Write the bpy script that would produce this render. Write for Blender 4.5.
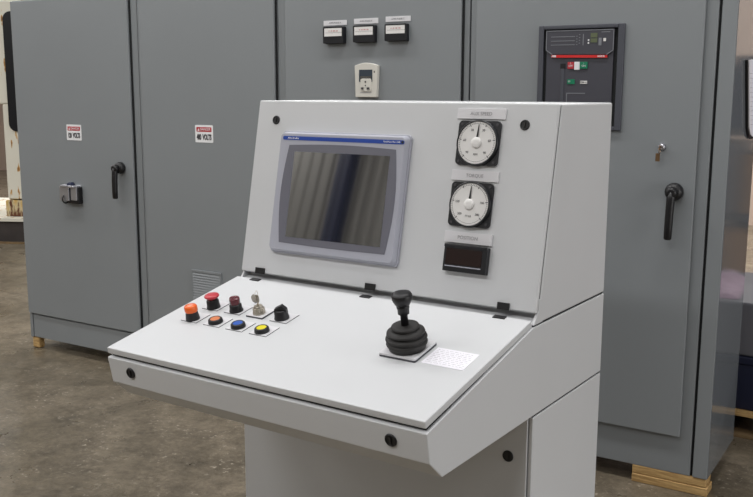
import bpy, bmesh, math, random
from mathutils import Vector, Matrix, Euler
random.seed(7)
S = bpy.context.scene
for o in list(bpy.data.objects): bpy.data.objects.remove(o)
COL = S.collection
R = math.radians

# ---------------- camera, world, lights, exposure ----------------
cd = bpy.data.cameras.new('camera'); cam = bpy.data.objects.new('camera', cd); COL.objects.link(cam)
cd.sensor_fit = 'HORIZONTAL'; cd.sensor_width = 36.0; cd.lens = 922.29 / 753 * 36; cd.clip_end = 200
cam.location = (3.66836, -3.9987, 1.75)
_y, _p, _r = R(31.7569), R(-9.67705), R(0.19063)
fw = Vector((-math.sin(_y)*math.cos(_p), math.cos(_y)*math.cos(_p), math.sin(_p)))
rt = Vector((math.cos(_y), math.sin(_y), 0)); up = rt.cross(fw)
rt2 = rt*math.cos(_r) + up*math.sin(_r); up2 = -rt*math.sin(_r) + up*math.cos(_r)
mw = Matrix((rt2, up2, -fw)).transposed().to_4x4(); mw.translation = cam.location; cam.matrix_world = mw
S.camera = cam
S.view_settings.view_transform = 'Standard'; S.view_settings.look = 'None'
S.view_settings.gamma = 1.0; S.view_settings.use_curve_mapping = False
S.view_settings.exposure = 0.0

w = bpy.data.worlds.new('world'); S.world = w; w.use_nodes = True
wb = w.node_tree.nodes['Background']; wb.inputs[0].default_value = (0.80, 0.86, 1.0, 1); wb.inputs[1].default_value = 0.03

def area(name, loc, size, power, col=(1.0, 0.992, 0.978), rot=(0, 0, 0)):
    l = bpy.data.lights.new(name, 'AREA'); l.shape = 'RECTANGLE'; l.size = size[0]; l.size_y = size[1]
    l.energy = power; l.color = col
    o = bpy.data.objects.new(name, l); COL.objects.link(o); o.location = loc; o.rotation_euler = rot
    return o
for ly, e in ((-5.6, 92), (-3.4, 20), (-1.2, 77), (2.6, 20), (6.6, 230)):
    for lx in (-8.5, -4.5, -0.8, 2.6, 6.4):
        area('ceiling_lamp', (lx, ly, 5.2), (2.4, 0.5), e * (0.35 if lx > 6 and ly < 0 else 1))
area('side_fill_light', (8.6, -1.8, 1.9), (3.4, 3.0), 132, rot=(0, R(90), 0))  # added fill from the right for the console side, no real doorway
for lx in (-0.4, -5.7):
    area('siding_fill_light', (lx, -7.6, 5.4), (1.6, 0.3), 165, rot=(R(-40), 0, R(-20)))  # added fill on the siding, to brighten its reflection in the screen

# ---------------- materials ----------------
def lin(c):
    return tuple(((v/255)/12.92 if v/255 <= 0.04045 else ((v/255+0.055)/1.055)**2.4) for v in c)
def mat(name, rgb, rough=0.5, metal=0.0, noise=0.0, nscale=8.0, bump=0.0, bscale=300.0, spec=0.5, coat=0.0, emit=None):
    m = bpy.data.materials.new(name); m.use_nodes = True; nt = m.node_tree; b = nt.nodes['Principled BSDF']
    c = lin(rgb)
    b.inputs['Base Color'].default_value = (*c, 1); b.inputs['Roughness'].default_value = rough
    b.inputs['Metallic'].default_value = metal; b.inputs['Specular IOR Level'].default_value = spec
    b.inputs['Coat Weight'].default_value = coat
    tc = nt.nodes.new('ShaderNodeTexCoord')
    if noise > 0:
        n = nt.nodes.new('ShaderNodeTexNoise'); n.inputs['Scale'].default_value = nscale; n.inputs['Detail'].default_value = 6
        nt.links.new(tc.outputs['Object'], n.inputs['Vector'])
        mr = nt.nodes.new('ShaderNodeMapRange'); mr.inputs[1].default_value = 0.3; mr.inputs[2].default_value = 0.7
        mr.inputs[3].default_value = 1-noise; mr.inputs[4].default_value = 1+noise
        nt.links.new(n.outputs['Fac'], mr.inputs[0])
        mx = nt.nodes.new('ShaderNodeVectorMath'); mx.operation = 'SCALE'; mx.inputs[0].default_value = c
        nt.links.new(mr.outputs[0], mx.inputs['Scale']); nt.links.new(mx.outputs[0], b.inputs['Base Color'])
    if bump > 0:
        n2 = nt.nodes.new('ShaderNodeTexNoise'); n2.inputs['Scale'].default_value = bscale
        nt.links.new(tc.outputs['Object'], n2.inputs['Vector'])
        bp = nt.nodes.new('ShaderNodeBump'); bp.inputs['Strength'].default_value = bump; bp.inputs['Distance'].default_value = 0.001
        nt.links.new(n2.outputs['Fac'], bp.inputs['Height']); nt.links.new(bp.outputs[0], b.inputs['Normal'])
    if emit:
        b.inputs['Emission Color'].default_value = (*c, 1); b.inputs['Emission Strength'].default_value = emit
    return m
M = {}
M['grey'] = mat('grey_enamel', (130, 134, 137), 0.38, noise=0.03, nscale=1.5, bump=0.15)
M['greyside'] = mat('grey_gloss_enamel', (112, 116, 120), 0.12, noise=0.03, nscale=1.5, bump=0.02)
M['gap'] = mat('dark_gap', (22, 24, 26), 0.8)
M['white'] = mat('white_powder_coat', (202, 203, 205), 0.42, noise=0.012, nscale=3, bump=0.2, bscale=500)
M['black'] = mat('black_plastic', (15, 14, 17), 0.45)
M['blackmat'] = mat('black_rubber', (33, 31, 30), 0.6, noise=0.12, nscale=30)
M['blackpaint'] = mat('black_bezel', (20, 21, 26), 0.35)
M['plate'] = mat('white_legend', (214, 213, 216), 0.4)
M['core'] = mat('grey_core', (70, 70, 76), 0.5)
M['dial'] = mat('dial_white', (222, 220, 218), 0.5)
M['ink'] = mat('ink', (60, 58, 62), 0.6)
M['inkl'] = mat('light_ink', (150, 148, 152), 0.6)
M['silver'] = mat('silver_bezel', (168, 169, 180), 0.38, noise=0.01)
M['dgrey'] = mat('mask_grey', (104, 104, 114), 0.35)
M['lcd'] = mat('screen_glass', (34, 34, 36), 0.04, spec=1.0, coat=1.0)
M['lcd'].node_tree.nodes['Principled BSDF'].inputs['IOR'].default_value = 2.0
M['lcd'].node_tree.nodes['Principled BSDF'].inputs['Coat IOR'].default_value = 1.8
M['blue'] = mat('blue_strip', (18, 62, 150), 0.35)
M['paper'] = mat('paper', (235, 233, 240), 0.6)
M['redglass'] = mat('red_display', (30, 13, 12), 0.15)
M['wood'] = mat('timber', (196, 164, 106), 0.7, noise=0.18, nscale=14)
def grain(name, c1, c2, vec):
    m = mat(name, c1, 0.75); nt = m.node_tree; b = nt.nodes['Principled BSDF']
    tc = nt.nodes.new('ShaderNodeTexCoord'); mp = nt.nodes.new('ShaderNodeMapping'); mp.inputs['Scale'].default_value = vec
    n = nt.nodes.new('ShaderNodeTexNoise'); n.inputs['Scale'].default_value = 1.0; n.inputs['Detail'].default_value = 8; n.inputs['Roughness'].default_value = 0.7
    cr = nt.nodes.new('ShaderNodeValToRGB'); e = cr.color_ramp.elements
    e[0].position = 0.35; e[0].color = (*lin(c2), 1); e[1].position = 0.62; e[1].color = (*lin(c1), 1)
    nt.links.new(tc.outputs['Object'], mp.inputs['Vector']); nt.links.new(mp.outputs[0], n.inputs['Vector'])
    nt.links.new(n.outputs['Fac'], cr.inputs[0]); nt.links.new(cr.outputs[0], b.inputs['Base Color']); return m
M['wood'] = grain('timber', (206, 172, 116), (150, 114, 68), (9, 60, 110))
M['wooddark'] = mat('old_timber', (120, 98, 68), 0.8, noise=0.25, nscale=12)
M['chrome'] = mat('chrome', (190, 190, 196), 0.36, 0.85)
M['steel'] = mat('nickel', (190, 182, 168), 0.35, 0.9)
M['brass'] = mat('brass', (150, 120, 90), 0.35, 0.9)
M['red'] = mat('red_plastic', (186, 52, 62), 0.35)
M['darkred'] = mat('dark_red_lens', (88, 18, 30), 0.2, coat=0.5)
M['orange'] = mat('orange_lens', (232, 96, 10), 0.3, coat=0.3)
M['orange2'] = mat('orange_button', (208, 120, 72), 0.4)
M['bluebtn'] = mat('blue_button', (36, 84, 172), 0.4)
M['yellow'] = mat('yellow_button', (222, 208, 24), 0.4)
M['signred'] = mat('sign_red', (178, 44, 54), 0.5)
M['signwhite'] = mat('sign_white', (228, 228, 230), 0.5)
M['brk'] = mat('breaker_grey', (66, 66, 74), 0.4)
M['brkframe'] = mat('breaker_frame', (70, 72, 80), 0.45)
M['brkline'] = mat('breaker_line', (120, 122, 128), 0.4)
M['brkred'] = mat('breaker_red', (205, 40, 40), 0.4)
M['green'] = mat('green_button', (10, 118, 84), 0.4)
M['olive'] = mat('olive_display', (92, 100, 74), 0.4)
M['cream'] = mat('cream_plastic', (205, 202, 194), 0.45)
M['greylcd'] = mat('grey_display', (58, 66, 76), 0.25)
M['navy'] = mat('navy_plastic', (16, 22, 48), 0.5)
M['greycloth'] = mat('grey_wrap', (92, 92, 98), 0.7)
M['pink'] = mat('pink_film', (180, 142, 168), 0.45, noise=0.25, nscale=18)
M['card'] = mat('cardboard', (150, 112, 72), 0.8, noise=0.1)
M['beige'] = mat('beige_wall', (184, 164, 150), 0.85, noise=0.05, nscale=0.7)
M['siding'] = mat('metal_siding', (124, 122, 117), 0.6)
M['navysteel'] = mat('navy_steel', (24, 32, 62), 0.5)
M['yellowpaint'] = mat('yellow_paint', (190, 150, 60), 0.6, noise=0.3, nscale=9)
M['darksteel'] = mat('dark_steel', (60, 54, 52), 0.7, noise=0.2, nscale=6)
M['glassdark'] = mat('dark_window', (14, 15, 22), 0.3)

def rusty(base=False):
    m = bpy.data.materials.new('rusted_white_paint'); m.use_nodes = True; nt = m.node_tree; b = nt.nodes['Principled BSDF']
    b.inputs['Roughness'].default_value = 0.6
    tc = nt.nodes.new('ShaderNodeTexCoord'); mp = nt.nodes.new('ShaderNodeMapping'); mp.inputs['Scale'].default_value = (9, 9, 3.2)
    nt.links.new(tc.outputs['Object'], mp.inputs['Vector'])
    n = nt.nodes.new('ShaderNodeTexNoise'); n.inputs['Scale'].default_value = 1.6; n.inputs['Detail'].default_value = 8
    nt.links.new(mp.outputs[0], n.inputs['Vector'])
    cr = nt.nodes.new('ShaderNodeValToRGB'); e = cr.color_ramp.elements
    e[0].position = 0.60; e[0].color = (*lin((226, 222, 208)), 1); e[1].position = 0.70; e[1].color = (*lin((96, 52, 28)), 1)
    k = e.new(0.64); k.color = (*lin((196, 150, 80)), 1)
    if base: 
        e[0].position = 0.42; e[0].color = (*lin((206, 168, 92)), 1); k.color = (*lin((206, 190, 150)), 1); k.position = 0.52; e[2].position = 0.60
    nt.links.new(n.outputs['Fac'], cr.inputs[0]); nt.links.new(cr.outputs[0], b.inputs['Base Color'])
    return m
M['rust'] = rusty(); M['rustbase'] = rusty(True)

def concrete():
    m = bpy.data.materials.new('concrete_floor'); m.use_nodes = True; nt = m.node_tree; b = nt.nodes['Principled BSDF']
    N = nt.nodes.new; L = nt.links.new
    tc = N('ShaderNodeTexCoord')
    def noise(sc, det=6, rough=0.6):
        n = N('ShaderNodeTexNoise'); n.inputs['Scale'].default_value = sc; n.inputs['Detail'].default_value = det
        n.inputs['Roughness'].default_value = rough; L(tc.outputs['Object'], n.inputs['Vector']); return n.outputs['Fac']
    cr = N('ShaderNodeValToRGB'); e = cr.color_ramp.elements
    e[0].position = 0.34; e[0].color = (*lin((84, 77, 66)), 1); e[1].position = 0.66; e[1].color = (*lin((140, 130, 114)), 1)
    L(noise(5, 14, 0.82), cr.inputs[0])
    cr2 = N('ShaderNodeValToRGB'); e = cr2.color_ramp.elements
    e[0].position = 0.59; e[0].color = (0, 0, 0, 1); e[1].position = 0.66; e[1].color = (0.95, 0.95, 0.95, 1)
    L(noise(38, 3, 0.6), cr2.inputs[0])
    mx = N('ShaderNodeMix'); mx.data_type = 'RGBA'; mx.inputs['B'].default_value = (*lin((178, 170, 158)), 1)
    cr5 = N('ShaderNodeValToRGB'); e = cr5.color_ramp.elements
    e[0].position = 0.46; e[0].color = (0.08, 0.08, 0.08, 1); e[1].position = 0.60; e[1].color = (1, 1, 1, 1)
    L(noise(4.2, 4, 0.6), cr5.inputs[0])
    ml = N('ShaderNodeMath'); ml.operation = 'MULTIPLY'; L(cr2.outputs[0], ml.inputs[0]); L(cr5.outputs[0], ml.inputs[1])
    L(ml.outputs[0], mx.inputs['Factor']); L(cr.outputs[0], mx.inputs['A'])
    cr3 = N('ShaderNodeValToRGB'); e = cr3.color_ramp.elements
    e[0].position = 0.30; e[0].color = (0.50, 0.48, 0.45, 1); e[1].position = 0.55; e[1].color = (1, 1, 1, 1)
    L(noise(30, 8, 0.8), cr3.inputs[0])
    mm = N('ShaderNodeMix'); mm.data_type = 'RGBA'; mm.blend_type = 'MULTIPLY'; mm.inputs['Factor'].default_value = 0.9
    L(mx.outputs['Result'], mm.inputs['A']); L(cr3.outputs[0], mm.inputs['B'])
    cr4 = N('ShaderNodeValToRGB'); e = cr4.color_ramp.elements
    e[0].position = 0.40; e[0].color = (0.80, 0.78, 0.73, 1); e[1].position = 0.60; e[1].color = (1.13, 1.10, 1.06, 1)
    L(noise(1.1, 5, 0.6), cr4.inputs[0])
    m2 = N('ShaderNodeMix'); m2.data_type = 'RGBA'; m2.blend_type = 'MULTIPLY'; m2.inputs['Factor'].default_value = 1.0
    L(mm.outputs['Result'], m2.inputs['A']); L(cr4.outputs[0], m2.inputs['B'])
    L(m2.outputs['Result'], b.inputs['Base Color'])
    mr = N('ShaderNodeMapRange'); mr.inputs[1].default_value = 0.3; mr.inputs[2].default_value = 0.7; mr.inputs[3].default_value = 0.22; mr.inputs[4].default_value = 0.5
    L(noise(3.5, 6), mr.inputs[0]); L(mr.outputs[0], b.inputs['Roughness'])
    bp = N('ShaderNodeBump'); bp.inputs['Strength'].default_value = 0.35; bp.inputs['Distance'].default_value = 0.004
    L(noise(26, 8, 0.7), bp.inputs['Height']); L(bp.outputs[0], b.inputs['Normal'])
    return m
M['floor'] = concrete()

# ---------------- mesh helpers ----------------
WM = {}                                                    # world matrices of parents, kept by name
def wmat(o): return WM.get(o.name, Matrix.Identity(4))
def thing(name, label, cat, loc=(0, 0, 0), rz=0.0, group=None):
    o = bpy.data.objects.new(name, None); COL.objects.link(o); o.empty_display_size = 0.1
    o.location = loc; o.rotation_euler = (0, 0, rz)
    WM[o.name] = Matrix.Translation(loc) @ Matrix.Rotation(rz, 4, 'Z')
    o['label'] = label; o['category'] = cat
    if group: o['group'] = group
    return o
def tag(o, label, cat, group=None, kind=None):
    o['label'] = label; o['category'] = cat
    if group: o['group'] = group
    if kind: o['kind'] = kind
    return o

class MB:
    """collects shapes; F is the frame (matrix to the parent's space) in which they are given"""
    def __init__(s, F=None): s.bm = bmesh.new(); s.F = F or Matrix.Identity(4)
    def add(s, vs, fs, smooth=False):
        b = [s.bm.verts.new(s.F @ Vector(v)) for v in vs]
        for f in fs:
            try:
                q = s.bm.faces.new([b[i] for i in f]); q.smooth = smooth
            except ValueError: pass
        return s
    def box(s, x0, x1, y0, y1, z0, z1):
        return s.add([(x0, y0, z0), (x1, y0, z0), (x1, y1, z0), (x0, y1, z0), (x0, y0, z1), (x1, y0, z1), (x1, y1, z1), (x0, y1, z1)],
                     [(3, 2, 1, 0), (4, 5, 6, 7), (0, 1, 5, 4), (1, 2, 6, 5), (2, 3, 7, 6), (3, 0, 4, 7)])
    def prism(s, pts, a0, a1, axis='z'):
        """polygon pts extruded along axis: 'z' pts=(x,y); 'x' pts=(y,z)"""
        f = (lambda p, a: (p[0], p[1], a)) if axis == 'z' else ((lambda p, a: (a, p[0], p[1])) if axis == 'x' else (lambda p, a: (p[0], a, p[1])))
        n = len(pts)
        return s.add([f(p, a0) for p in pts] + [f(p, a1) for p in pts],
                     [tuple(range(n))[::-1], tuple(range(n, 2*n))] + [(i, (i+1) % n, n+(i+1) % n, n+i) for i in range(n)])
    def rr(s, x0, x1, y0, y1, z0, z1, r, seg=5, taper=0.0):
        def ring(t):
            X0, X1, Y0, Y1 = x0+t, x1-t, y0+t, y1-t; out = []
            for cx, cy, a in ((X1-r, Y1-r, 0), (X0+r, Y1-r, 90), (X0+r, Y0+r, 180), (X1-r, Y0+r, 270)):
                for k in range(seg+1):
                    an = R(a+90*k/seg); out.append((cx+r*math.cos(an), cy+r*math.sin(an)))
            return out
        A, B = ring(0), ring(taper); n = len(A)
        return s.add([(p[0], p[1], z0) for p in A] + [(p[0], p[1], z1) for p in B],
                     [tuple(range(n))[::-1], tuple(range(n, 2*n))] + [(i, (i+1) % n, n+(i+1) % n, n+i) for i in range(n)])
    def lathe(s, prof, seg=32, c=(0, 0, 0), smooth=True):
        """prof: (r,z) from bottom to top, closed with caps"""
        vs = []; fs = []
        for r_, z_ in prof:
            for k in range(seg):
                a = 2*math.pi*k/seg; vs.append((c[0]+r_*math.cos(a), c[1]+r_*math.sin(a), c[2]+z_))
        for i in range(len(prof)-1):
            for k in range(seg):
                fs.append((i*seg+k, i*seg+(k+1) % seg, (i+1)*seg+(k+1) % seg, (i+1)*seg+k))
        n = len(vs)
        b = [s.bm.verts.new(s.F @ Vector(v)) for v in vs]
        for f in fs:
            q = s.bm.faces.new([b[i] for i in f]); q.smooth = smooth
        s.bm.faces.new([b[k] for k in range(seg)][::-1]); s.bm.faces.new(b[n-seg:])
        return s
    def tube(s, pts, r, seg=12):
        pts = [Vector(p) for p in pts]; rr_ = r if isinstance(r, (list, tuple)) else [r]*len(pts)
        rings = []; up_ = None
        for i, p in enumerate(pts):
            d = (pts[min(i+1, len(pts)-1)] - pts[max(i-1, 0)]).normalized()
            if up_ is None:
                up_ = Vector((0, 0, 1)) if abs(d.z) < 0.9 else Vector((1, 0, 0))
            a = d.cross(up_).normalized(); up_ = a.cross(d).normalized()
            rings.append([s.bm.verts.new(s.F @ (p + (a*math.cos(2*math.pi*k/seg) + up_*math.sin(2*math.pi*k/seg))*rr_[i])) for k in range(seg)])
        for i in range(len(rings)-1):
            for k in range(seg):
                q = s.bm.faces.new((rings[i][k], rings[i][(k+1) % seg], rings[i+1][(k+1) % seg], rings[i+1][k])); q.smooth = True
        s.bm.faces.new(rings[0][::-1]); s.bm.faces.new(rings[-1])
        return s
    def torus(s, R_, r, c=(0, 0, 0), seg=28, t=8, ax='z'):
        pts = []
        V = []
        for i in range(seg):
            a = 2*math.pi*i/seg
            for k in range(t):
                b = 2*math.pi*k/t; q = R_+r*math.cos(b); p = (q*math.cos(a), q*math.sin(a), r*math.sin(b))
                if ax == 'y': p = (p[0], p[2], p[1])
                if ax == 'x': p = (p[2], p[0], p[1])
                V.append(s.bm.verts.new(s.F @ Vector((p[0]+c[0], p[1]+c[1], p[2]+c[2]))))
        for i in range(seg):
            for k in range(t):
                q = s.bm.faces.new((V[i*t+k], V[((i+1) % seg)*t+k], V[((i+1) % seg)*t+(k+1) % t], V[i*t+(k+1) % t])); q.smooth = True
        return s
    def build(s, name, m, parent=None, bevel=0.0, label=None, bseg=2):
        bmesh.ops.recalc_face_normals(s.bm, faces=s.bm.faces)
        me = bpy.data.meshes.new(name); s.bm.to_mesh(me); s.bm.free()
        me.materials.append(M[m] if isinstance(m, str) else m)
        o = bpy.data.objects.new(name, me); COL.objects.link(o)
        if parent is not None:
            o.parent = parent
            WM[o.name] = wmat(parent)
        if bevel > 0:
            b = o.modifiers.new('bevel', 'BEVEL'); b.width = bevel; b.segments = bseg; b.limit_method = 'ANGLE'; b.angle_limit = R(18)
            for p in me.polygons: p.use_smooth = True
            wn = o.modifiers.new('wn', 'WEIGHTED_NORMAL'); wn.keep_sharp = True
        if label: o['label'] = label
        return o

def text(s, F, m, parent, size, name='lettering', align='CENTER', squeeze=1.0, bold=0.0, lift=0.0006):
    """F maps text plane (x right, y up, z out) to the parent's space; size = cap height"""
    c = bpy.data.curves.new('txt', 'FONT'); c.body = s; c.size = size/0.70; c.align_x = align; c.align_y = 'CENTER'
    c.extrude = lift*0.5; c.offset = bold; c.resolution_u = 3
    t = bpy.data.objects.new('txt', c); COL.objects.link(t)
    dg = bpy.context.evaluated_depsgraph_get(); me = bpy.data.meshes.new_from_object(t.evaluated_get(dg))
    bpy.data.objects.remove(t); bpy.data.curves.remove(c)
    me.transform(F @ Matrix.Translation((0, 0, lift)) @ Matrix.Diagonal((squeeze, 1, 1, 1)))
    me.materials.clear(); me.materials.append(M[m]); me.name = name
    o = bpy.data.objects.new(name, me); COL.objects.link(o); o.parent = parent
    return o
def at(F, u, v, n=0.0): return F @ Matrix.Translation((u, v, n))

# =====================================================================
# SETTING
# =====================================================================
def struct(name, mb, m, label=None):
    o = mb.build(name, m); o['kind'] = 'structure'
    if label: o['label'] = label
    return o
f_ = struct('floor', MB().box(-16, 9, -9.0, 9.0, -0.2, 0.0), 'floor', 'stained brown-grey concrete floor'); f_['category'] = 'floor'
o = struct('wall_back', MB().box(-16, 9, 9.0, 9.2, 0, 6.6), 'beige', 'beige wall far behind the cabinets'); o['category'] = 'wall'
o = struct('wall_left', MB().box(-16.2, -16, -9.0, 9.0, 0, 6.6), 'beige', 'far wall on the left of the hall'); o['category'] = 'wall'
# ribbed metal siding on the wall behind the photographer: seen only as a reflection in the screen
mb = MB(); pts = []; x = -16.0; i = 0
while x < 9:
    pts += [(x, -9.0), (x+0.09, -9.0), (x+0.105, -8.968), (x+0.18, -8.968)]; x += 0.203
pts += [(9, -9.0), (9, -9.2), (-16, -9.2)]
o = struct('wall_front', mb.prism(pts, 0, 6.6), 'siding', 'ribbed metal siding behind the camera'); o['category'] = 'wall'
o = MB().box(-3.91, -3.73, -8.90, -8.88, 0, 6.4).box(-3.91, -3.73, -8.70, -8.68, 0, 6.4).box(-3.83, -3.81, -8.9, -8.68, 0, 6.4).box(-3.98, -3.66, -8.94, -8.64, 0, 0.02).build('steel_column', 'navysteel')
tag(o, 'navy steel column mirrored as the dark band in the console screen', 'column')

# =====================================================================
# CABINETS (front faces at y=0, doors proud to y=-0.022)
# =====================================================================
ZB, ZT, DF = 0.0787, 2.3197, -0.022
def FF(x, z, y=DF): return Matrix.Translation((x, y, z)) @ Matrix.Rotation(R(90), 4, 'X')      # door frame: u=x, v=z, n=-y
XS = [(-1.598, -0.4725), (-0.4695, 0.5705), (0.5735, 1.7035), (1.7105, 2.898)]
labels = ['grey floor-standing electrical cabinet at the far left with the 120 volts sign',
          'grey electrical cabinet with the 480 volts sign and louvred vent, second from left',
          'grey electrical cabinet behind the console top, with three small panel meters',
          'grey electrical cabinet at the right end with the circuit breaker window and keyed lock']
cabs = []
for (a, b), lb in zip(XS, labels):
    t = thing('electrical_cabinet', lb, 'cabinet', ((a+b)/2, 0.28, ZB), group='grey electrical cabinets in a row')
    cabs.append(t)
def CM(i): return wmat(cabs[i]).inverted()          # world -> cabinet space
def body(i, x0, x1, xr=None):
    mb = MB(CM(i)).box(x0, x1, 0, 0.56, ZB, ZT)
    return mb.build('enclosure', 'grey', cabs[i], bevel=0.003)
body(0, *XS[0]); body(1, *XS[1]); body(2, *XS[2])
body(3, 1.7105, 2.8225)
MB(CM(3)).box(2.834, 2.896, -0.004, 0.56, ZB, ZT).build('corner_post', 'grey', cabs[3], bevel=0.004)
MB(CM(3)).box(2.896, 2.898, 0.0, 0.556, ZB+0.004, ZT-0.004).build('side_panel', 'greyside', cabs[3], label='glossy grey end panel')
MB(CM(3)).box(2.8225, 2.834, 0.012, 0.55, ZB+0.002, ZT-0.002).build('seam', 'gap', cabs[3], label='black seam beside the end panel')
MB(CM(3)).box(1.7036, 1.7104, 0.010, 0.55, ZB+0.002, ZT-0.002).build('seam', 'gap', cabs[3], label='black seam between the cabinets')
doors = [(-1.592, -0.530, 0.250, 2.314), (-0.434, 0.560, 0.250, 2.314), (0.634, 1.668, 0.250, 2.314), (1.746, 2.773, 0.2554, 2.314)]
D = []
for i, (x0, x1, z0, z1) in enumerate(doors):
    MB(CM(i)).box(x0+0.006, x1+(0.009 if i < 3 else -0.006), -0.006, -0.0005, z0+0.006, z1-0.006).build('door_gasket_shade', 'gap', cabs[i])  # gasket; its dark overhang past the door edge paints the gap's shadow
    D.append(MB(CM(i)).box(x0, x1, DF, -0.006, z0, z1).build('door', 'grey', cabs[i], bevel=0.004))
MB(CM(0)).box(-1.594, -1.568, -0.012, 0, ZB+0.001, 0.246).build('corner_strip', 'grey', cabs[0], bevel=0.001)
MB(CM(0)).box(-1.560, -0.53, -0.010, 0, ZB+0.004, 0.238).build('plinth', 'grey', cabs[0], bevel=0.002)

# --- door handles (hub on the door, lever proud and hanging down)
def lever(i, x, z, dx, dz, s=1.0, w0=0.015):
    F = CM(i) @ FF(x, z)
    mb = MB(F).lathe([(0.033*s, 0), (0.036*s, 0.004), (0.036*s, 0.020), (0.030*s, 0.036), (0.016*s, 0.042)], 32)
    mb.lathe([(w0*1.45, 0.030), (w0*1.5, 0.055), (w0*1.3, 0.068), (w0*0.8, 0.071)], 24)
    mb.tube([(0, 0.004, 0.054), (dx*0.2, dz*0.12, 0.056), (dx*0.45, dz*0.35, 0.058), (dx*0.75, dz*0.7, 0.058), (dx*0.98, dz*0.97, 0.056), (dx, dz, 0.056)],
            [w0*1.1, w0*1.15, w0*1.12, w0*1.1, w0*1.05, w0*0.8], 16)
    return mb.build('handle', 'black', D[i], label='black swing handle')
lever(0, -0.628, 1.283, -0.006, -0.185, 1.0, 0.0155)
lever(3, 2.693, 1.335, -0.006, -0.200, 1.05, 0.0155)

# --- chrome padlock latch on the left cabinet
F = CM(0) @ FF(-1.070, 1.100)
mb = MB(F).box(-0.086, 0.072, -0.040, 0.055, 0, 0.006).box(-0.086, 0.000, -0.046, 0.045, 0.006, 0.045).box(0.014, 0.068, -0.040, 0.052, 0.006, 0.040)
mb.box(-0.070, 0.055, 0.040, 0.054, 0.006, 0.052)
la = mb.build('latch', 'chrome', D[0], bevel=0.005, label='chrome padlock latch')
MB(F).torus(0.026, 0.005, (-0.045, -0.036, 0.030), ax='x').build('shackle', 'black', la)
MB(F).box(-0.02, 0.081, -0.062, -0.036, 0.0, 0.034).box(0.073, 0.081, -0.035, 0.045, 0, 0.03).build('latch_keeper', 'black', la, bevel=0.002)
MB(F).lathe([(0.022, 0), (0.022, 0.03), (0.018, 0.034)], 24, (-0.005, 0.050, 0.004)).build('cap', 'navysteel', la, label='dark blue round cap')

# --- danger signs
def danger(i, x0, x1, z0, z1, volts):
    F = CM(i) @ FF((x0+x1)/2, (z0+z1)/2); wd, ht = x1-x0, z1-z0
    sg = MB(F).rr(-wd/2, wd/2, -ht/2, ht/2, 0, 0.0015, 0.006).build('danger_sign', 'signwhite', D[i], label='white and red danger sign reading %s volts' % volts)
    MB(F).rr(-wd*0.42, wd*0.42, ht*0.12, ht*0.38, 0.0015, 0.0022, 0.004).build('red_band', 'signred', sg)
    MB(F).prism([(-wd*0.36, ht*0.17), (-wd*0.25, ht*0.17), (-wd*0.305, ht*0.32)], 0.0022, 0.0028).build('warning_triangle', 'signwhite', sg)
    text('DANGER', at(F, wd*0.08, ht*0.25, 0.0022), 'signwhite', sg, ht*0.14, squeeze=1.0)
    text(volts, at(F, -wd*0.285, -ht*0.2, 0.0015), 'ink', sg, ht*0.30, squeeze=0.52, bold=0.0022)
    text('VOLTS', at(F, wd*0.165, -ht*0.2, 0.0015), 'ink', sg, ht*0.30, squeeze=0.52, bold=0.0022)
danger(0, -1.108, -0.972, 1.438, 1.536, '120')
danger(1, -0.0165, 0.118, 1.458, 1.557, '480')

# --- louvred vent
F = CM(1) @ FF(0, 0)
x0, x1, z1, z0 = -0.071, 0.157, 0.711, 0.48
v = MB(F)
v.box(x0, x1, z1-0.012, z1, 0, 0.012).box(x0, x0+0.010, z0, z1-0.012, 0, 0.010).box(x1-0.010, x1, z0, z1-0.012, 0, 0.010).box(x0, x1, z0-0.010, z0, 0, 0.010)
v = v.build('vent', 'grey', D[1], label='louvred metal vent')
mb = MB(F)
for k in range(14):
    zz = z0 + 0.002 + k*(z1-z0-0.030)/13
    mb.add([(x0+0.01, zz, 0.012), (x1-0.01, zz, 0.012), (x1-0.01, zz+0.0140, 0.004), (x0+0.01, zz+0.0140, 0.004),
            (x0+0.01, zz-0.001, 0.010), (x1-0.01, zz-0.001, 0.010), (x1-0.01, zz+0.012, 0.002), (x0+0.01, zz+0.012, 0.002)],
           [(0, 1, 2, 3), (7, 6, 5, 4), (0, 4, 5, 1), (2, 6, 7, 3), (0, 3, 7, 4), (1, 5, 6, 2)])
mb.build('louvre', 'grey', v)
MB(F).box(x0+0.01, x1-0.01, z0, z1-0.012, 0.0002, 0.0008).build('vent_backing', 'grey', v)

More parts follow.
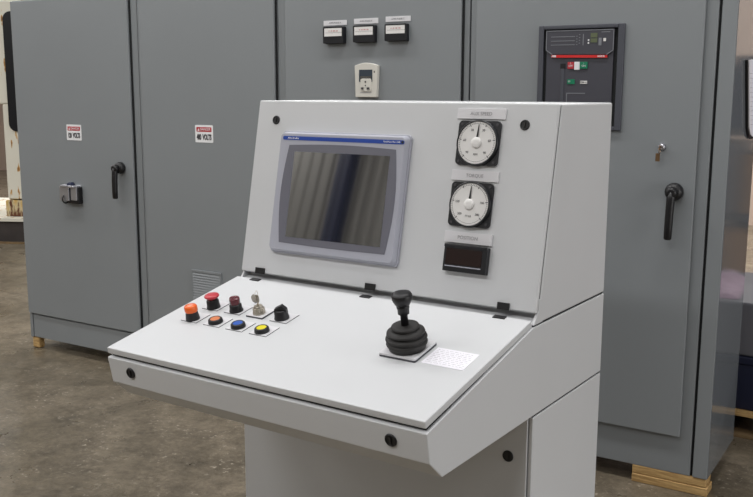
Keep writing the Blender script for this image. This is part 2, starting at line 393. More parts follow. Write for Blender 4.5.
# --- three small meters with labels, cabinet 3
for k, (lx0, lx1, lz0, lz1, mx0, mx1, mz0, mz1) in enumerate([
        (0.886, 1.027, 2.079, 2.1035, 0.900, 1.027, 1.986, 2.073),
        (1.072, 1.213, 2.081, 2.107, 1.082, 1.211, 1.988, 2.074),
        (1.257, 1.397, 2.085, 2.1105, 1.266, 1.393, 1.990, 2.0755)]):
    F = CM(2) @ FF(0, 0)
    lb = MB(F).box(lx0, lx1, lz0, lz1, 0, 0.003).build('name_plate', 'plate', D[2], label='white engraved name plate')
    text(('AMPS PHASE A', 'AMPS PHASE B', 'AMPS PHASE C')[k], at(F, (lx0+lx1)/2, (lz0+lz1)/2, 0.003), 'inkl', lb, 0.008)
    me_ = MB(F).rr(mx0+0.004, mx1-0.004, mz0, mz1-0.002, 0, 0.016, 0.005).rr(mx0, mx1-0.003, mz0+0.002, mz1-0.002, 0.0155, 0.0298, 0.006).build('panel_meter', 'blackpaint', D[2], bevel=0.0015, label='small black panel meter')
    MB(F).box(mx0+0.009, mx1-0.012, (mz0+mz1)/2-0.006, mz1-0.010, 0.030, 0.0308).build('meter_face', 'dial', me_)
    text(' 0   50  100  150', at(F, (mx0+mx1)/2, mz1-0.024, 0.0308), 'signred', me_, 0.006, name='meter_scale', squeeze=1.0)
    mb = MB(F)
    for q in range(21): mb.box(mx0+0.018+q*0.0048, mx0+0.0190+q*0.0048, mz1-0.034, mz1-0.030, 0.0308, 0.0312)
    mb.build('meter_ticks', 'ink', me_)

# --- keypad display unit with arched top, cabinet 3
F = CM(2) @ FF(1.1550, 1.800)
pts = [(-0.063, -0.080), (0.062, -0.080), (0.0685, 0.076)]
for k in range(9): 
    a = 0.0685 - 0.137*(k+1)/10; pts.append((a, 0.076+0.014*math.cos(a/0.0685*math.pi/2)))
pts.append((-0.0685, 0.076))
hm = MB(F).prism(pts, 0, 0.022).build('keypad_display', 'cream', D[2], bevel=0.003, label='cream keypad display with arched top')
MB(F).box(-0.040, 0.038, -0.004, 0.056, 0.0215, 0.0235).build('display', 'greylcd', hm)
MB(F).box(-0.034, 0.033, 0.003, 0.024, 0.0235, 0.0242).build('display_lines', 'lcd', hm)
MB(F).rr(-0.030, 0.034, -0.050, 0.012, 0.0215, 0.0265, 0.010).build('keypad', 'cream', hm, bevel=0.001)
mb = MB(F)
for (a, b, r_) in ((-0.018, -0.036, 0.0075), (0.016, -0.036, 0.0075)): mb.box(a-r_, a+r_, b-0.005, b+0.005, 0.0265, 0.0290)
mb.lathe([(0.004, 0), (0.004, 0.002)], 12, (0, -0.004, 0.0265)).lathe([(0.003, 0), (0.003, 0.002)], 12, (0.0, -0.022, 0.0265))
mb.build('keys', 'ink', hm)
MB(F).box(-0.034, 0.034, -0.058, -0.055, 0.0215, 0.0225).build('brand_line', 'inkl', hm)
MB(F).box(0.046, 0.052, 0.040, 0.050, 0.0215, 0.0225).build('indicator', 'ink', hm)

# --- circuit breaker in its cut-out, cabinet 4
F = CM(3) @ FF(0, 0)
bx0, bx1, bz0, bz1 = 2.063, 2.450, 1.585, 2.038
fr = MB(F).box(bx0, bx0+0.024, bz0, bz1, 0, 0.016).box(bx1-0.028, bx1, bz0, bz1, 0, 0.016).box(bx0+0.024, bx1-0.028, bz1-0.017, bz1, 0, 0.016).box(bx0+0.024, bx1-0.028, bz0, bz0+0.017, 0, 0.016)
br = fr.build('circuit_breaker', 'brkframe', D[3], bevel=0.003, label='dark grey circuit breaker with red stripe')
MB(F).box(bx0+0.02, bx1-0.024, bz0+0.012, bz1-0.012, 0.0002, 0.0015).build('recess', 'gap', br)
MB(F).box(2.101, 2.404, bz0+0.02, 1.930, 0.0015, 0.010).build('breaker_body', 'brk', br, bevel=0.002)
o = MB(F).prism([(2.100, 2.015), (2.100, 1.931), (2.130, 1.912), (2.376, 1.908), (2.405, 1.926), (2.405, 2.015)], 0.0015, 0.016).build('trip_unit', 'brk', br, bevel=0.002)
mb = MB(F)
def strip(mb, a, b, w_, n0, n1):
    a = Vector(a); b = Vector(b); d = (b-a).normalized(); nn = Vector((-d.y, d.x))*w_/2
    mb.prism([tuple(a-nn), tuple(b-nn), tuple(b+nn), tuple(a+nn)], n0, n1)
for a, b in (((2.101, 2.014), (2.404, 2.014)), ((2.101, 2.014), (2.101, 1.932)), ((2.101, 1.932), (2.130, 1.913)), ((2.404, 2.014), (2.404, 1.927)), ((2.404, 1.927), (2.376, 1.909))):
    strip(mb, a, b, 0.0035, 0.016, 0.0175)
mb.build('outline', 'brkline', br)
for zz in (1.990, 1.972, 1.955): MB(F).box(2.122, 2.232, zz-0.003, zz, 0.016, 0.0170).build('marking', 'brkline', br)
MB(F).box(2.268, 2.272, 1.950, 1.998, 0.016, 0.017).build('marking', 'brkline', br)
for q in range(8): MB(F).box(2.238+0.012*(q % 2), 2.244+0.012*(q % 2), 1.952+q*0.006, 1.955+q*0.006, 0.016, 0.0165).build('led', 'brkline', br)
MB(F).box(2.339, 2.352, 1.948, 1.980, 0.016, 0.0175).build('key_button', 'brkline', br)
MB(F).box(2.360, 2.371, 1.965, 1.978, 0.016, 0.018).build('key_button', 'dial', br)
MB(F).box(2.350, 2.388, 2.003, 2.006, 0.016, 0.0165).build('marking', 'brkline', br)
MB(F).box(2.303, 2.333, 1.982, 2.001, 0.016, 0.0178).box(2.303, 2.333, 1.961, 1.978, 0.016, 0.0178).build('display', 'olive', br)
for a_ in (1.956, 1.968): MB(F).box(2.291, 2.297, a_, a_+0.007, 0.016, 0.0178).build('indicator', 'signwhite', br)
mb = MB(F); strip(mb, (2.127, 1.905), (2.379, 1.901), 0.011, 0.010, 0.018); rs = mb.build('red_stripe', 'brkred', br)
text('ABB', at(F, 2.139, 1.905, 0.018), 'signwhite', br, 0.008, bold=0.0004)
text('SACE E2', at(F, 2.353, 1.902, 0.018), 'signwhite', br, 0.006, bold=0.0003)
MB(F).box(2.168, 2.192, 1.851, 1.873, 0.010, 0.012).build('slot', 'black', br)
MB(F).box(2.173, 2.187, 1.62, 1.851, 0.010, 0.013).build('charging_lever', 'brkframe', br, bevel=0.001)
MB(F).box(2.203, 2.231, 1.850, 1.879, 0.010, 0.016).build('off_button', 'signred', br, bevel=0.001)
MB(F).box(2.233, 2.257, 1.846, 1.880, 0.010, 0.014).build('counter_label', 'signwhite', br)
MB(F).box(2.259, 2.293, 1.850, 1.879, 0.010, 0.016).build('on_button', 'green', br, bevel=0.001)
text('OFF', at(F, 2.217, 1.862, 0.016), 'signwhite', br, 0.008); text('ON', at(F, 2.276, 1.862, 0.016), 'signwhite', br, 0.008)
text('O', at(F, 2.217, 1.873, 0.016), 'signwhite', br, 0.005); text('I', at(F, 2.276, 1.873, 0.016), 'signwhite', br, 0.005)
MB(F).box(2.203, 2.237, 1.784, 1.805, 0.010, 0.013).build('status_window', 'green', br)
text('O', at(F, 2.212, 1.795, 0.013), 'signwhite', br, 0.008)
MB(F).box(2.262, 2.293, 1.785, 1.798, 0.010, 0.013).build('status_label', 'dial', br)
text('2000 A', at(F, 2.277, 1.7915, 0.013), 'ink', br, 0.007)
MB(F).box(2.200, 2.285, 1.742, 1.746, 0.010, 0.0112).box(2.200, 2.203, 1.66, 1.742, 0.010, 0.0112).build('rating_plate_line', 'brkline', br)

# --- key lock on cabinet 4 with hanging key
F = CM(3) @ FF(2.630, 1.522)
lk = MB(F).lathe([(0.014, 0), (0.016, 0.003), (0.013, 0.014), (0.008, 0.018)], 20).build('key_lock', 'chrome', D[3], label='small chrome key lock')
KW = FF(2.630, 1.522)
mb = MB(KW).box(-0.0012, 0.0012, -0.004, 0.004, 0.0185, 0.034).lathe([(0.009, -0.001), (0.009, 0.001)], 16, (0, 0, 0))
mb = MB(KW).box(-0.0012, 0.0012, -0.004, 0.004, 0.0185, 0.030).box(-0.0014, 0.0014, -0.010, 0.010, 0.030, 0.046)
mb.torus(0.012, 0.0012, (0, -0.014, 0.040), ax='x').box(-0.016, 0.002, -0.060, -0.026, 0.036, 0.039)
ko = mb.build('key', 'brass'); tag(ko, 'small brass key and tag hanging in the lock of the right-end cabinet', 'key')

# --- sheet in a black holder hung on the glossy end panel
SD = 2.898
Fs = Matrix.Translation((SD+0.001, 0, 0)) @ Matrix((( 0, 0, 1, 0), (1, 0, 0, 0), (0, 1, 0, 0), (0, 0, 0, 1)))   # u=y, v=z, n=+x
t = thing('document_holder', 'black holder with a white printed sheet hanging on the end of the right cabinet', 'document holder', (SD, 0.40, 1.54))
inv = wmat(t).inverted()
def sheet(g): return [(0.195+g, 1.885-g), (0.555-g, 1.905-g), (0.555-g, 1.545+g), (0.415+g*.3, 1.545+g), (0.355+g*.4, 1.558+g), (0.312+g, 1.59+g)]
MB(inv @ Fs).prism(sheet(0), 0, 0.010).build('backing', 'black', t, bevel=0.002)
sh = MB(inv @ Fs).prism([(0.211, 1.885), (0.556, 1.905), (0.556, 1.556)] + sheet(0.010)[3:], 0.010, 0.014).build('sheet', 'paper', t)
for k in range(12):
    a_ = 0.335-k*0.009; MB(inv @ Fs).box(a_, 0.52, 1.61+k*0.02, 1.611+k*0.02, 0.014, 0.0144).build('printed_line', 'inkl', sh)

# --- timber blocks under the cabinets
def block(x0, x1, y0, y1, z0, z1, lb, split=True, rnd=0.004):
    o = MB().box(x0, x1, y0, y1, z0, z1 if not split else (z0+z1)/2-0.001)
    if split: o.box(x0, x1-0.008, y0+0.004, y1, (z0+z1)/2+0.001, z1)
    o = o.build('timber_block', 'wood', bevel=rnd, bseg=3); tag(o, lb, 'timber block', 'timber blocks under the cabinets'); return o
block(2.568, 2.900, -0.004, 0.10, 0, ZB-0.0005, 'pale stacked timber boards under the right corner of the cabinet row')
block(-1.594, -1.528, -0.004, 0.05, 0, ZB-0.0005, 'round-edged timber block under the left end of the cabinet row', False, 0.012)
for xx, lb in ((-0.47, 'timber block in shadow under the two left cabinets'), (0.572, 'timber block in shadow under the middle cabinets, behind the console'), (1.707, 'timber block in shadow under the joint of the two right cabinets')):
    block(xx-0.05, xx+0.05, 0.06, 0.50, 0, ZB-0.0005, lb, False)

# =====================================================================
# CONTROL CONSOLE
# =====================================================================
XM, ROT = 1.8395, R(-2.386)
oy = -0.95
KS, CAMX, CAMY = 0.785, 3.66836, -3.9987      # size of the console against its survey units; survey viewpoint
cl = Matrix.Rotation(ROT, 4, 'Z') @ Vector((XM, oy, 0))
con = thing('control_console', 'white free-standing operator console with sloping desk, screen, gauges and joystick', 'control console', (CAMX + KS*(cl.x-CAMX), CAMY + KS*(cl.y-CAMY), 0), ROT)
con.scale = (KS, KS, KS); WM[con.name] = WM[con.name] @ Matrix.Scale(KS, 4)
ZF = 1.75*(1-KS)/KS                        # floor below the survey datum
K = Matrix.Translation((0, -oy, ZF))            # console drawing space (x centred, y as surveyed) -> console local
HW = 0.692
def slope(y0, z0, y1, z1):                     # plane through two profile points: u=x, v=up-slope, n=out
    vy, vz = y1-y0, z1-z0; n = math.hypot(vy, vz); vy /= n; vz /= n
    return K @ Matrix(((1, 0, 0, 0), (0, vy, -vz, y0), (0, vz, vy, z0), (0, 0, 0, 1))), n
# (n = u x v = (0,-vz,vy) -> faces the operator)
PF, PL = slope(-0.9277, 0.9842, -0.7859, 1.7103)
LF, LL = slope(-1.6649, 0.8112, -0.9503, 0.9636)
SF, SL = slope(-1.6434, 0.6743, -1.6644, 0.7743)

MB(K).prism([(-0.948, 0.9447), (-0.265, 0.9447), (-0.265, 1.709), (-0.764, 1.709), (-0.897, 1.025), (-0.884, 1.015), (-0.884, 0.965)], -HW, HW, 'x').build('upper_housing', 'white', con, bevel=0.007)
MB(K).prism([(-0.940, 0.936), (-0.940, 0.9449), (-0.27, 0.9449), (-0.27, 0.936)], -HW+0.006, HW-0.006, 'x').build('seam', 'gap', con)
MB(K).prism([(-0.946, 0.938), (-1.664, 0.7743), (-1.6434, 0.6743), (-1.5698, 0.6086), (-0.265, 0.6086), (-0.265, 0.938)], -HW, HW, 'x').build('desk_housing', 'white', con, bevel=0.004)
MB(K).box(-HW+0.006, HW-0.006, -0.92, -0.27, 0.600, 0.6096).build('seam', 'gap', con)
MB(K).box(-HW+0.001, HW, -0.918, -0.265, -ZF, 0.6015).build('pedestal', 'white', con, bevel=0.004)
MB(K).box(HW-0.014, HW, -0.926, -0.916, -ZF, 0.6010).build('pedestal_edge', 'white', con, bevel=0.003)
pd = MB(K).box(-HW+0.002, HW-0.018, -0.932, -0.921, -ZF+0.02, 0.598).build('pedestal_door', 'white', con, bevel=0.003)

# panel door (screen door) and desk lid
MB(PF).box(-HW+0.006, HW-0.004, 0.004, PL-0.004, -0.022, -0.018).build('panel_gasket', 'gap', con)
for sx in (-1, 1):
    MB(K).prism([(-0.944, 0.9447), (-0.870, 0.9447), (-0.870, 1.03), (-0.905, 1.03), (-0.908, 0.988)], sx*(HW-0.011), sx*(HW-0.0005), 'x').build('side_cheek', 'white', con, bevel=0.001)
pan = MB(PF).box(-HW, HW-0.002, 0.0, PL, -0.018, 0.0).build('panel', 'white', con, bevel=0.006, bseg=3)
MB(LF).box(-HW+0.012, HW-0.012, 0.012, LL-0.012, -0.036, -0.024).build('lid_gasket', 'gap', con)
lid = MB(LF).box(-HW, HW-0.006, 0.0, LL, -0.0255, 0.0).build('desk_lid', 'white', con, bevel=0.004)

# quarter-turn locks
def qlock(F, u, v, par, r=0.0215):
    k = MB(at(F, u, v)).lathe([(r, 0), (r, 0.002), (r*0.92, 0.005), (r*0.75, 0.006), (r*0.72, 0.003)], 28).build('quarter_turn_lock', 'black', par, label='black round quarter-turn lock')
    MB(at(F, u, v)).box(-r*0.12, r*0.12, -r*0.5, r*0.5, 0.003, 0.007).build('lock_slot', 'blackmat', k)
qlock(PF, -0.5865, 0.6557, pan, 0.019); qlock(PF, 0.5677, 0.661, pan, 0.019)
skirt = con
qlock(SF, -0.5753, 0.057, con); qlock(SF, 0.5627, 0.0523, con)
qlock(K @ Matrix.Translation((0.601, -0.932, 0.440)) @ Matrix.Rotation(R(90), 4, 'X'), 0, 0, pd)

# three black hinges: a tab on the panel and a foot on the lid
for u0, u1 in ((-0.607, -0.558), (-0.037, 0.010), (0.541, 0.588)):
    h = MB(PF).box(u0, u1, -0.003, 0.023, 0, 0.008).build('hinge', 'black', con, bevel=0.001, label='black hinge')
    MB(LF).box(u0+0.003, u1+0.003, LL-0.024, LL-0.001, 0, 0.0035).build('hinge_foot', 'black', h, bevel=0.001)

# ---- operator screen
HF = PF
def curved(x0, x1, y0, y1, bul, n=10, tb=0.008):
    P_ = []
    for k in range(n+1):
        t_ = k/n; P_.append((x1 + bul*math.sin(math.pi*t_), y0+(y1-y0)*t_))
    for k in range(1, n):
        t_ = k/n; P_.append((x1+(x0-x1)*t_, y1+tb*math.sin(math.pi*t_)))
    for k in range(n+1):
        t_ = k/n; P_.append((x0 - bul*math.sin(math.pi*t_), y1+(y0-y1)*t_))
    for k in range(1, n):
        t_ = k/n; P_.append((x0+(x1-x0)*t_, y0-tb*0.4*math.sin(math.pi*t_)))
    return P_
scr = MB(HF).rr(-0.534, 0.106, 0.098, 0.610, 0, 0.012, 0.018, taper=0.0).rr(-0.530, 0.102, 0.102, 0.606, 0.0115, 0.036, 0.018, taper=0.009)
scr = scr.build('operator_screen', 'silver', con, bevel=0.003, label='silver operator screen')
MB(HF).prism(curved(-0.470, 0.058, 0.142, 0.548, 0.020), 0.036, 0.0372).build('screen_surround', 'dgrey', scr)
MB(HF).box(-0.438, 0.034, 0.168, 0.522, 0.0372, 0.0380).build('screen_glass', 'lcd', scr)
MB(HF).rr(-0.508, 0.092, 0.569, 0.585, 0.036, 0.0372, 0.007).build('blue_strip', 'blue', scr, label='blue brand strip')
text('Allen-Bradley', at(HF, -0.482, 0.577, 0.0372), 'signwhite', scr, 0.0075, align='LEFT')
text('PanelView Plus 1500', at(HF, 0.074, 0.577, 0.0372), 'signwhite', scr, 0.0065, align='RIGHT')
MB(HF).lathe([(0.0055, 0), (0.0055, 0.001)], 16, (0.084, 0.577, 0.0372)).build('status_light', 'black', scr)

# ---- name plates, gauges, display
def nameplate(F, u0, u1, v0, v1, s, par, dep=0.006):
    q = MB(F).box(u0, u1, v0, v1, 0, dep).build('name_plate', 'plate', par, bevel=0.0008, label='white name plate reading ' + s.lower())
    text(s, at(F, (u0+u1)/2, (v0+v1)/2, dep), 'inkl', q, (v1-v0)*0.32)
nameplate(PF, 0.292, 0.491, 0.678, 0.7165, 'AUX SPEED', con)
nameplate(PF, 0.2955, 0.490, 0.449, 0.488, 'TORQUE', con)
nameplate(PF, 0.297, 0.492, 0.218, 0.259, 'POSITION', con, 0.010)
def gauge(u0, u1, v0, v1, nums, unit, ang):
    F = at(PF, (u0+u1)/2, (v0+v1)/2); w_, h_ = (u1-u0)/2, (v1-v0)/2
    pts = []
    g = MB(F).rr(-w_, w_, -h_, h_, 0, 0.010, 0.016).lathe([(w_*0.99, 0), (w_*0.99, 0.016), (w_*0.95, 0.021), (w_*0.91, 0.021), (w_*0.905, 0.018)], 48)
    g = g.build('gauge', 'blackpaint', con, label='square black gauge with round white dial')
    r = w_*0.905; n = 0.0182
    MB(F).lathe([(r, 0.014), (r, n)], 48).build('dial', 'dial', g)
    mb = MB(F)
    for k in range(51):
        a = R(225 - 270*k/50); big = k % 10 == 0; r0 = r*(0.84 if big else 0.90)
        c_, s_ = math.cos(a), math.sin(a); hw = 0.0014 if big else 0.0005
        mb.add([(c_*r0-s_*hw, s_*r0+c_*hw, n+0.0004), (c_*r0+s_*hw, s_*r0-c_*hw, n+0.0004), (c_*r*0.97+s_*hw, s_*r*0.97-c_*hw, n+0.0004), (c_*r*0.97-s_*hw, s_*r*0.97+c_*hw, n+0.0004),
                (c_*r0-s_*hw, s_*r0+c_*hw, n), (c_*r0+s_*hw, s_*r0-c_*hw, n), (c_*r*0.97+s_*hw, s_*r*0.97-c_*hw, n), (c_*r*0.97-s_*hw, s_*r*0.97+c_*hw, n)],
               [(0, 1, 2, 3), (7, 6, 5, 4), (0, 4, 5, 1), (1, 5, 6, 2), (2, 6, 7, 3), (3, 7, 4, 0)])
    mb.torus(r*0.90, 0.0004, (0, 0, n), 48, 6).build('scale', 'ink', g)
    for k, s in enumerate(nums):
        a = R(225 - 270*k/(len(nums)-1)); text(s, at(F, math.cos(a)*r*0.66, math.sin(a)*r*0.66, n), 'ink', g, 0.0085, name='numeral')
    text(unit, at(F, 0, -r*0.56, n), 'ink', g, 0.007, name='numeral')
    a = R(90-ang); c_, s_ = math.cos(a), math.sin(a); L = r*0.86
    mb = MB(at(F, 0, 0, n+0.003)); mb.prism([(c_*L*0.25-s_*0.004, s_*L*0.25+c_*0.004), (c_*L*0.25+s_*0.004, s_*L*0.25-c_*0.004), (c_*L+s_*0.0012, s_*L-c_*0.0012), (c_*L-s_*0.0012, s_*L+c_*0.0012)][::1], 0, 0.0012)
    mb.build('needle', 'black', g)
    MB(F).lathe([(0.020, n), (0.020, n+0.005), (0.016, n+0.008), (0.008, n+0.009)], 28).build('hub', 'dial', g)
    for sx in (-1, 1):
        for sy in (-1, 1): MB(F).lathe([(0.0055, 0.010), (0.005, 0.012)], 12, (sx*w_*0.84, sy*h_*0.84, 0)).build('screw', 'ink', g)
gauge(0.306, 0.478, 0.507, 0.671, ['', '60', '30', '0', '30', '60', ''][1:-1] and ['90', '60', '30', '30', '60', '90'], 'RPM', 3)
gauge(0.304, 0.476, 0.280, 0.444, ['200', '100', '', '', '100', '200'], 'FT-LB', 2)
g = MB(PF).box(0.310, 0.488, 0.111, 0.210, 0, 0.024).box(0.310, 0.488, 0.200, 0.212, 0.024, 0.028).build('digital_readout', 'blackpaint', con, bevel=0.002, label='black digital readout with dark red window')
MB(PF).box(0.320, 0.468, 0.137, 0.196, 0.024, 0.0250).build('readout_window', 'redglass', g)
MB(PF).box(0.320, 0.468, 0.129, 0.1325, 0.024, 0.0262).build('trim_line', 'silver', g)

# ---- legend plates, push buttons
def cplate(u, v, s='', w_=0.0405, lbl='white legend plate', dep=0.002):
    q = MB(LF).box(u-w_, u+w_, v-w_, v+w_, 0, dep).build('legend_plate', 'core', con, label=lbl)
    MB(LF).box(u-w_+0.0004, u+w_-0.0004, v-w_+0.0004, v+w_-0.0004, dep, dep+0.001).build('legend_face', 'plate', q)
    if s: text(s, at(LF, u, v+w_*0.84, dep+0.001), 'inkl', q, 0.005)
    return q
U = (-0.549, -0.4305, -0.315, -0.198); V0, V1 = 0.3255, 0.4435
for u in U: cplate(u, V0)
for k, u in enumerate(U): cplate(u, V1, dep=0.002 if k != 2 else 0.006)
B0 = 0.003
def flush(u, v, m, lb):
    F = at(LF, u-0.001, v-0.011, B0)
    b = MB(F).lathe([(0.0285, 0), (0.0285, 0.004), (0.0270, 0.014), (0.0225, 0.0180), (0.0190, 0.0160)], 36).build('push_button', 'black', con, label=lb)
    MB(F).lathe([(0.0188, 0.010), (0.0188, 0.0160), (0.0178, 0.0170)], 32).build('button_cap', m, b)
flush(U[1], V0, 'orange2', 'flush orange push button'); flush(U[2], V0, 'bluebtn', 'flush blue push button'); flush(U[3], V0, 'yellow', 'flush yellow push button')
# lit orange pilot light
F = at(LF, U[0]+0.003, V0-0.018, B0)
b = MB(F).lathe([(0.0275, 0), (0.0275, 0.003), (0.0235, 0.030), (0.0235, 0.034)], 36).build('pilot_light', 'black', con, label='orange pilot light on black collar')
mb = MB(F).lathe([(0.0240, 0.032), (0.0255, 0.036), (0.0250, 0.053), (0.0225, 0.057), (0.0100, 0.058)], 36); mb.build('lens', 'orange', b)
# red mushroom emergency stop
F = at(LF, U[0]+0.005, V1-0.020, B0)
b = MB(F).lathe([(0.0275, 0), (0.0275, 0.003), (0.0255, 0.010), (0.0245, 0.030), (0.0220, 0.034), (0.018, 0.038), (0.016, 0.040)], 36).build('emergency_stop', 'black', con, label='red mushroom emergency stop button')
MB(F).lathe([(0.0180, 0.038), (0.0230, 0.042), (0.0290, 0.046), (0.0300, 0.050), (0.0275, 0.054), (0.020, 0.056), (0.008, 0.057)], 36).build('mushroom_cap', 'red', b)
# dark red illuminated button
F = at(LF, U[1]+0.003, V1-0.015, B0)
b = MB(F).lathe([(0.0275, 0), (0.0275, 0.003), (0.0245, 0.012), (0.0240, 0.026), (0.0200, 0.030)], 36).build('illuminated_button', 'black', con, label='tall dark red illuminated button')
MB(F).lathe([(0.0195, 0.028), (0.0205, 0.034), (0.0210, 0.050), (0.0190, 0.057), (0.0170, 0.0545)], 36).build('lens', 'darkred', b)
# key switch (metal) with keys
F = at(LF, U[2], V1-0.008, 0.007)
b = MB(F).lathe([(0.0245, 0), (0.0245, 0.006), (0.0200, 0.010), (0.0195, 0.026), (0.0165, 0.029), (0.0165, 0.032)], 32).build('key_switch', 'steel', con, label='nickel key switch')
mb = MB(F)
for k in range(8):
    a = 2*math.pi*k/8; mb.box(0.0195*math.cos(a)-0.003, 0.0195*math.cos(a)+0.003, 0.0195*math.sin(a)-0.003, 0.0195*math.sin(a)+0.003, 0.008, 0.024)
mb.build('collar_flutes', 'steel', b, bevel=0.001)
CW = wmat(con)
mb = MB(CW @ F).box(-0.0045, 0.0045, -0.0011, 0.0011, 0.0328, 0.046)
kF = CW @ F @ Matrix.Translation((0, 0, 0.060)) @ Matrix.Rotation(R(90), 4, 'X') @ Matrix.Rotation(R(20), 4, 'Y') @ Matrix.Diagonal((0.72, 1.35, 1.2, 1))
mb2 = mb; mb2.F = kF; mb2.rr(-0.013, 0.013, -0.012, 0.012, -0.0011, 0.0011, 0.008)
mb2.torus(0.011, 0.0010, (0.004, 0.014, 0.004), ax='x')
mb2.F = kF @ Matrix.Translation((-0.012, 0.004, 0.008)) @ Matrix.Rotation(R(25), 4, 'Z')
mb2.rr(-0.011, 0.011, -0.010, 0.012, -0.001, 0.001, 0.007).box(-0.004, 0.004, -0.016, -0.008, -0.001, 0.001)
ko = mb2.build('key', 'steel'); tag(ko, 'small nickel keys on a ring in the key switch of the white console', 'key')
# selector switch
F = at(LF, U[3]-0.003, V1-0.010, B0)
b = MB(F).lathe([(0.0290, 0), (0.0290, 0.003), (0.0275, 0.010), (0.0255, 0.022), (0.0235, 0.032), (0.0200, 0.036)], 36).build('selector_switch', 'black', con, label='black selector switch')
Fr = F @ Matrix.Rotation(R(24), 4, 'Z')
MB(Fr).prism([(-0.0250, 0.020), (0.0250, 0.020), (0.0240, 0.040), (0.006, 0.056), (-0.023, 0.042)], -0.0115, 0.0115, 'y').build('knob', 'black', b, bevel=0.002)

# ---- joystick
q = MB(LF).rr(0.322, 0.467, 0.306, 0.452, 0, 0.006, 0.008).build('joystick_base', 'core', con, label='joystick base plate')
MB(LF).rr(0.3215, 0.4665, 0.3065, 0.4525, 0.006, 0.0135, 0.008).build('base_face', 'plate', q, bevel=0.0015)
F = at(LF, 0.398, 0.372, 0.0135) @ Matrix.Scale(1.05, 4)
bellows = [(0.055, 0), (0.060, 0.002), (0.062, 0.012), (0.066, 0.020), (0.0675, 0.026), (0.064, 0.031), (0.059, 0.034), (0.0635, 0.038), (0.068, 0.044), (0.0665, 0.050), (0.058, 0.056), (0.052, 0.058),
                 (0.057, 0.061), (0.0625, 0.066), (0.0610, 0.072), (0.050, 0.077), (0.041, 0.079), (0.0450, 0.083), (0.0460, 0.089), (0.0440, 0.094), (0.038, 0.096), (0.018, 0.0965)]
j = MB(F).lathe([(r_, z_*0.84) for r_, z_ in bellows], 48).build('joystick', 'blackmat', con, label='black joystick with rubber bellows')
kn = F
MB(kn).lathe([(0.0125, 0.076), (0.0120, 0.116), (0.0185, 0.120), (0.0190, 0.136), (0.0205, 0.140), (0.0215, 0.152)], 28).build('stick', 'black', j)
MB(kn).lathe([(0.0215, 0.148), (0.0265, 0.156), (0.0325, 0.170), (0.0335, 0.182), (0.0300, 0.189), (0.0200, 0.192), (0.008, 0.193)], 32).build('grip_knob', 'black', j)

# ---- instruction plate beside the joystick
F = LF
q = MB(F).box(0.482, 0.638, 0.3155, 0.431, 0, 0.0015).build('instruction_plate', 'paper', con, label='white printed instruction card')
mb = MB(F)
random.seed(3)
for k in range(9):
    v_ = 0.418 - k*0.0112; u_ = 0.490
    while u_ < 0.622:
        l_ = random.uniform(0.005, 0.018); mb.box(u_, min(u_+l_, 0.630), v_, v_+0.0010, 0.0015, 0.0018); u_ += l_+0.005
mb.build('printed_text', 'inkl', q)

# =====================================================================
# BACKGROUND LEFT: rusted white machine on a raised platform
# =====================================================================
t = thing('raised_platform', 'dark low steel platform with pale worn nosing behind the left cabinet', 'platform', (-6.6, 3.6, 0))
inv = wmat(t).inverted()
ang = R(26)
Fp = inv @ Matrix.Translation((-5.45, 2.74, 0)) @ Matrix.Rotation(ang, 4, 'Z')
MB(Fp).box(-3.0, 1.6, 0.03, 2.0, 0.0, 0.255).build('riser', 'darksteel', t)
MB(Fp).box(-3.0, 1.6, 0.0, 2.0, 0.255, 0.29).build('nosing', 'rust', t, label='pale worn platform edge')
MB(Fp).box(-3.0, 1.6, -0.035, 0.0, 0.0, 0.02).build('floor_edge', 'wooddark', t)
t = thing('machine', 'rusted white painted machine with dark rounded window standing on the low platform', 'machine', (-5.42, 3.44, 0.29), ang)
inv = wmat(t).inverted()
Fm = Matrix.Rotation(0, 4, 'Z')
yo = -0.45
MB().box(-0.48, 0.56, yo, yo+0.9, 0.0, 0.19).build('base', 'rustbase', t, bevel=0.01, label='rusted yellow base')
# front plate with a rounded window opening
F = Matrix.Translation((0, yo, 0)) @ Matrix.Rotation(R(90), 4, 'X')
fp = MB().box(-0.46, 0.55, yo+0.02, yo+0.9, 0.2, 1.30).box(-0.85, 0.55, yo+0.02, yo+0.9, 1.30, 2.46).build('machine_body', 'rust', t, bevel=0.02)
MB(F).rr(-0.375, 0.48, 0.99, 2.335, -0.03, 0.006, 0.09).build('window', 'glassdark', t, label='dark rounded window')

# =====================================================================
# BACKGROUND RIGHT: pallet with crate, wrapped box, film, cartons
# =====================================================================
px0, px1, py0, py1 = 2.60, 3.80, 0.80, 1.80
t = thing('pallet', 'worn wooden pallet on the floor behind the right-end cabinet', 'pallet', ((px0+px1)/2, (py0+py1)/2, 0), R(-4))
W_, D_ = 0.6, 0.5
for k in range(3): MB().box(-W_, W_, -D_+k*0.45, -D_+k*0.45+0.10, 0, 0.018).build('bottom_board', 'wooddark', t, bevel=0.002)
for k in range(3): MB().box(-W_+k*0.55, -W_+k*0.55+0.10, -D_, D_, 0.018, 0.115).build('stringer', 'wooddark', t, bevel=0.002)
for k in range(7): MB().box(-W_, W_, -D_+k*0.15, -D_+k*0.15+0.10, 0.115, 0.137).build('deck_board', 'wood', t, bevel=0.002)
PMx = wmat(t)
def on_pallet(name, dims, m, lb, cat, bev=0.01):
    x0, x1, y0, y1, z0, z1 = dims
    c = PMx @ Vector(((x0+x1)/2, (y0+y1)/2, z0))
    r = thing(name, lb, cat, tuple(c), R(-4)); hx, hy, h = (x1-x0)/2, (y1-y0)/2, z1-z0
    return r, hx, hy, h
r, hx, hy, h = on_pallet('plastic_crate', (-0.55, 0.56, -0.47, 0.45, 0.1375, 0.42), 'navy', 'navy plastic crate on the wooden pallet', 'crate')
MB().box(-hx+0.01, hx-0.01, -hy+0.01, hy-0.01, 0, h-0.04).build('crate_body', 'navy', r, bevel=0.01)
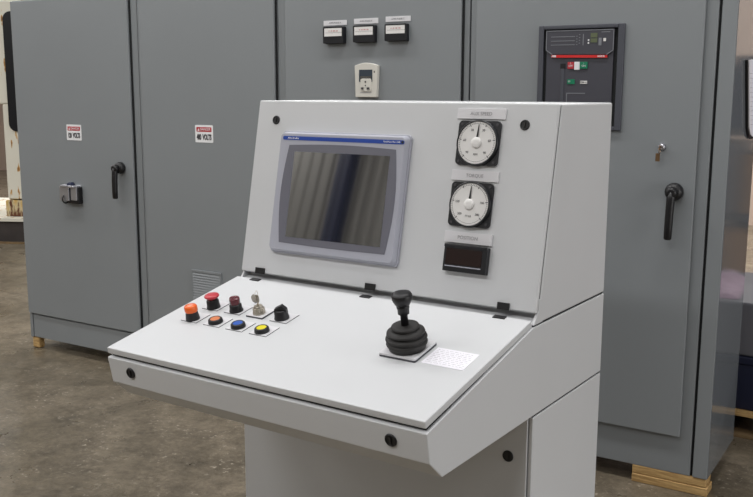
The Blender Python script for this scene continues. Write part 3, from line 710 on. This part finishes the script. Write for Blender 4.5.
MB().box(-hx, hx, -hy, hy, h-0.04, h).build('crate_rim', 'navy', r, bevel=0.006)
r, hx, hy, h = on_pallet('wrapped_box', (-0.54, 0.55, -0.46, 0.40, 0.4205, 0.70), 'greycloth', 'large grey wrapped box on the navy crate', 'box')
MB().box(-hx, hx, -hy, hy, 0, h).build('carton', 'greycloth', r, bevel=0.015)
MB().box(-0.03, 0.03, -hy-0.002, hy+0.002, 0.01, h+0.002).build('strap', 'black', r)
# pink film bundle: crumpled sheets
random.seed(5)
mb = MB(); c = PMx @ Vector((0.17, -0.10, 0.7025)); mb.F = Matrix.Translation(c) @ Matrix.Rotation(R(-4), 4, 'Z')
nx, ny = 26, 20; top = []; 
vs = []; fs = []
for j in range(ny+1):
    for i in range(nx+1):
        u, v_ = i/nx, j/ny; e = min(u, 1-u, v_, 1-v_)
        hgt = 0.6*min(1, e*7)*(0.055+0.035*math.sin(u*19+v_*7)+0.02*math.sin(v_*31+u*5)+0.012*random.random())
        vs.append(((u-0.5)*0.72, (v_-0.5)*0.62, max(0.002, hgt)))
n0 = len(vs)
for j in range(ny+1):
    for i in range(nx+1): vs.append(((i/nx-0.5)*0.72, (j/ny-0.5)*0.62, 0))
W1 = nx+1
for j in range(ny):
    for i in range(nx):
        a = j*W1+i; fs.append((a, a+1, a+W1+1, a+W1)); fs.append((n0+a, n0+a+W1, n0+a+W1+1, n0+a+1))
for i in range(nx):
    fs.append((i, n0+i, n0+i+1, i+1)); a = ny*W1+i; fs.append((a, a+1, n0+a+1, n0+a))
for j in range(ny):
    a = j*W1; fs.append((a, a+W1, n0+a+W1, n0+a)); a = j*W1+nx; fs.append((a, n0+a, n0+a+W1, a+W1))
mb.add(vs, fs); o = mb.build('plastic_film', 'pink'); tag(o, 'crumpled pink plastic film on top of the grey wrapped box', 'plastic film')
# cartons behind on a rack
t = thing('storage_rack', 'dark steel storage rack against the back, right of the cabinets', 'rack', (4.3, 3.2, 0))
for sx in (-1.6, 1.6):
    for sy in (-0.35, 0.35): MB().box(sx-0.03, sx+0.03, sy-0.03, sy+0.03, 0, 1.90).build('upright', 'navysteel', t)
for zz in (0.25, 0.85, 1.45):
    MB().box(-1.57, 1.57, -0.38, 0.38, zz, zz+0.05).build('shelf', 'darksteel', t, bevel=0.004)
k = 0
for zz, items in ((0.3, [(-1.5, -0.8, .5, 'card'), (-0.7, 0.1, .45, 'navy'), (0.2, 0.9, .5, 'card'), (0.95, 1.5, .4, 'greycloth')]), (0.9, [(-1.5, -0.95, .42, 'card'), (-0.9, -0.2, .5, 'greycloth'), (-0.1, 0.5, .4, 'card'), (0.6, 1.4, .48, 'navy')]),
                  (1.5, [(-1.5, -0.8, .5, 'navy'), (-0.7, 0.0, .45, 'greycloth'), (0.1, 0.8, .5, 'navy'), (0.9, 1.5, .45, 'greycloth')])):
    shelf = {0.3: 'bottom', 0.9: 'middle', 1.5: 'upper'}[zz]
    for n_, (a, b, hh, m) in enumerate(items):
        c = Vector((4.3+(a+b)/2, 3.2, zz+0.0005))
        col = {'card': 'brown cardboard', 'navy': 'navy plastic', 'greycloth': 'grey'}[m]
        pos = ('at the left end', 'second from left', 'third from left', 'at the right end')[n_]
        q = thing('storage_box', f'{col} box on the {shelf} shelf of the dark rack, {pos}', 'box', tuple(c), group='boxes on the storage rack')
        MB().box(-(b-a)/2, (b-a)/2, -0.3, 0.3, 0, hh-0.03).build('box_body', m, q, bevel=0.006)
        MB().box(-(b-a)/2-0.004, (b-a)/2+0.004, -0.304, 0.304, hh-0.03, hh).build('lid', m, q, bevel=0.004)
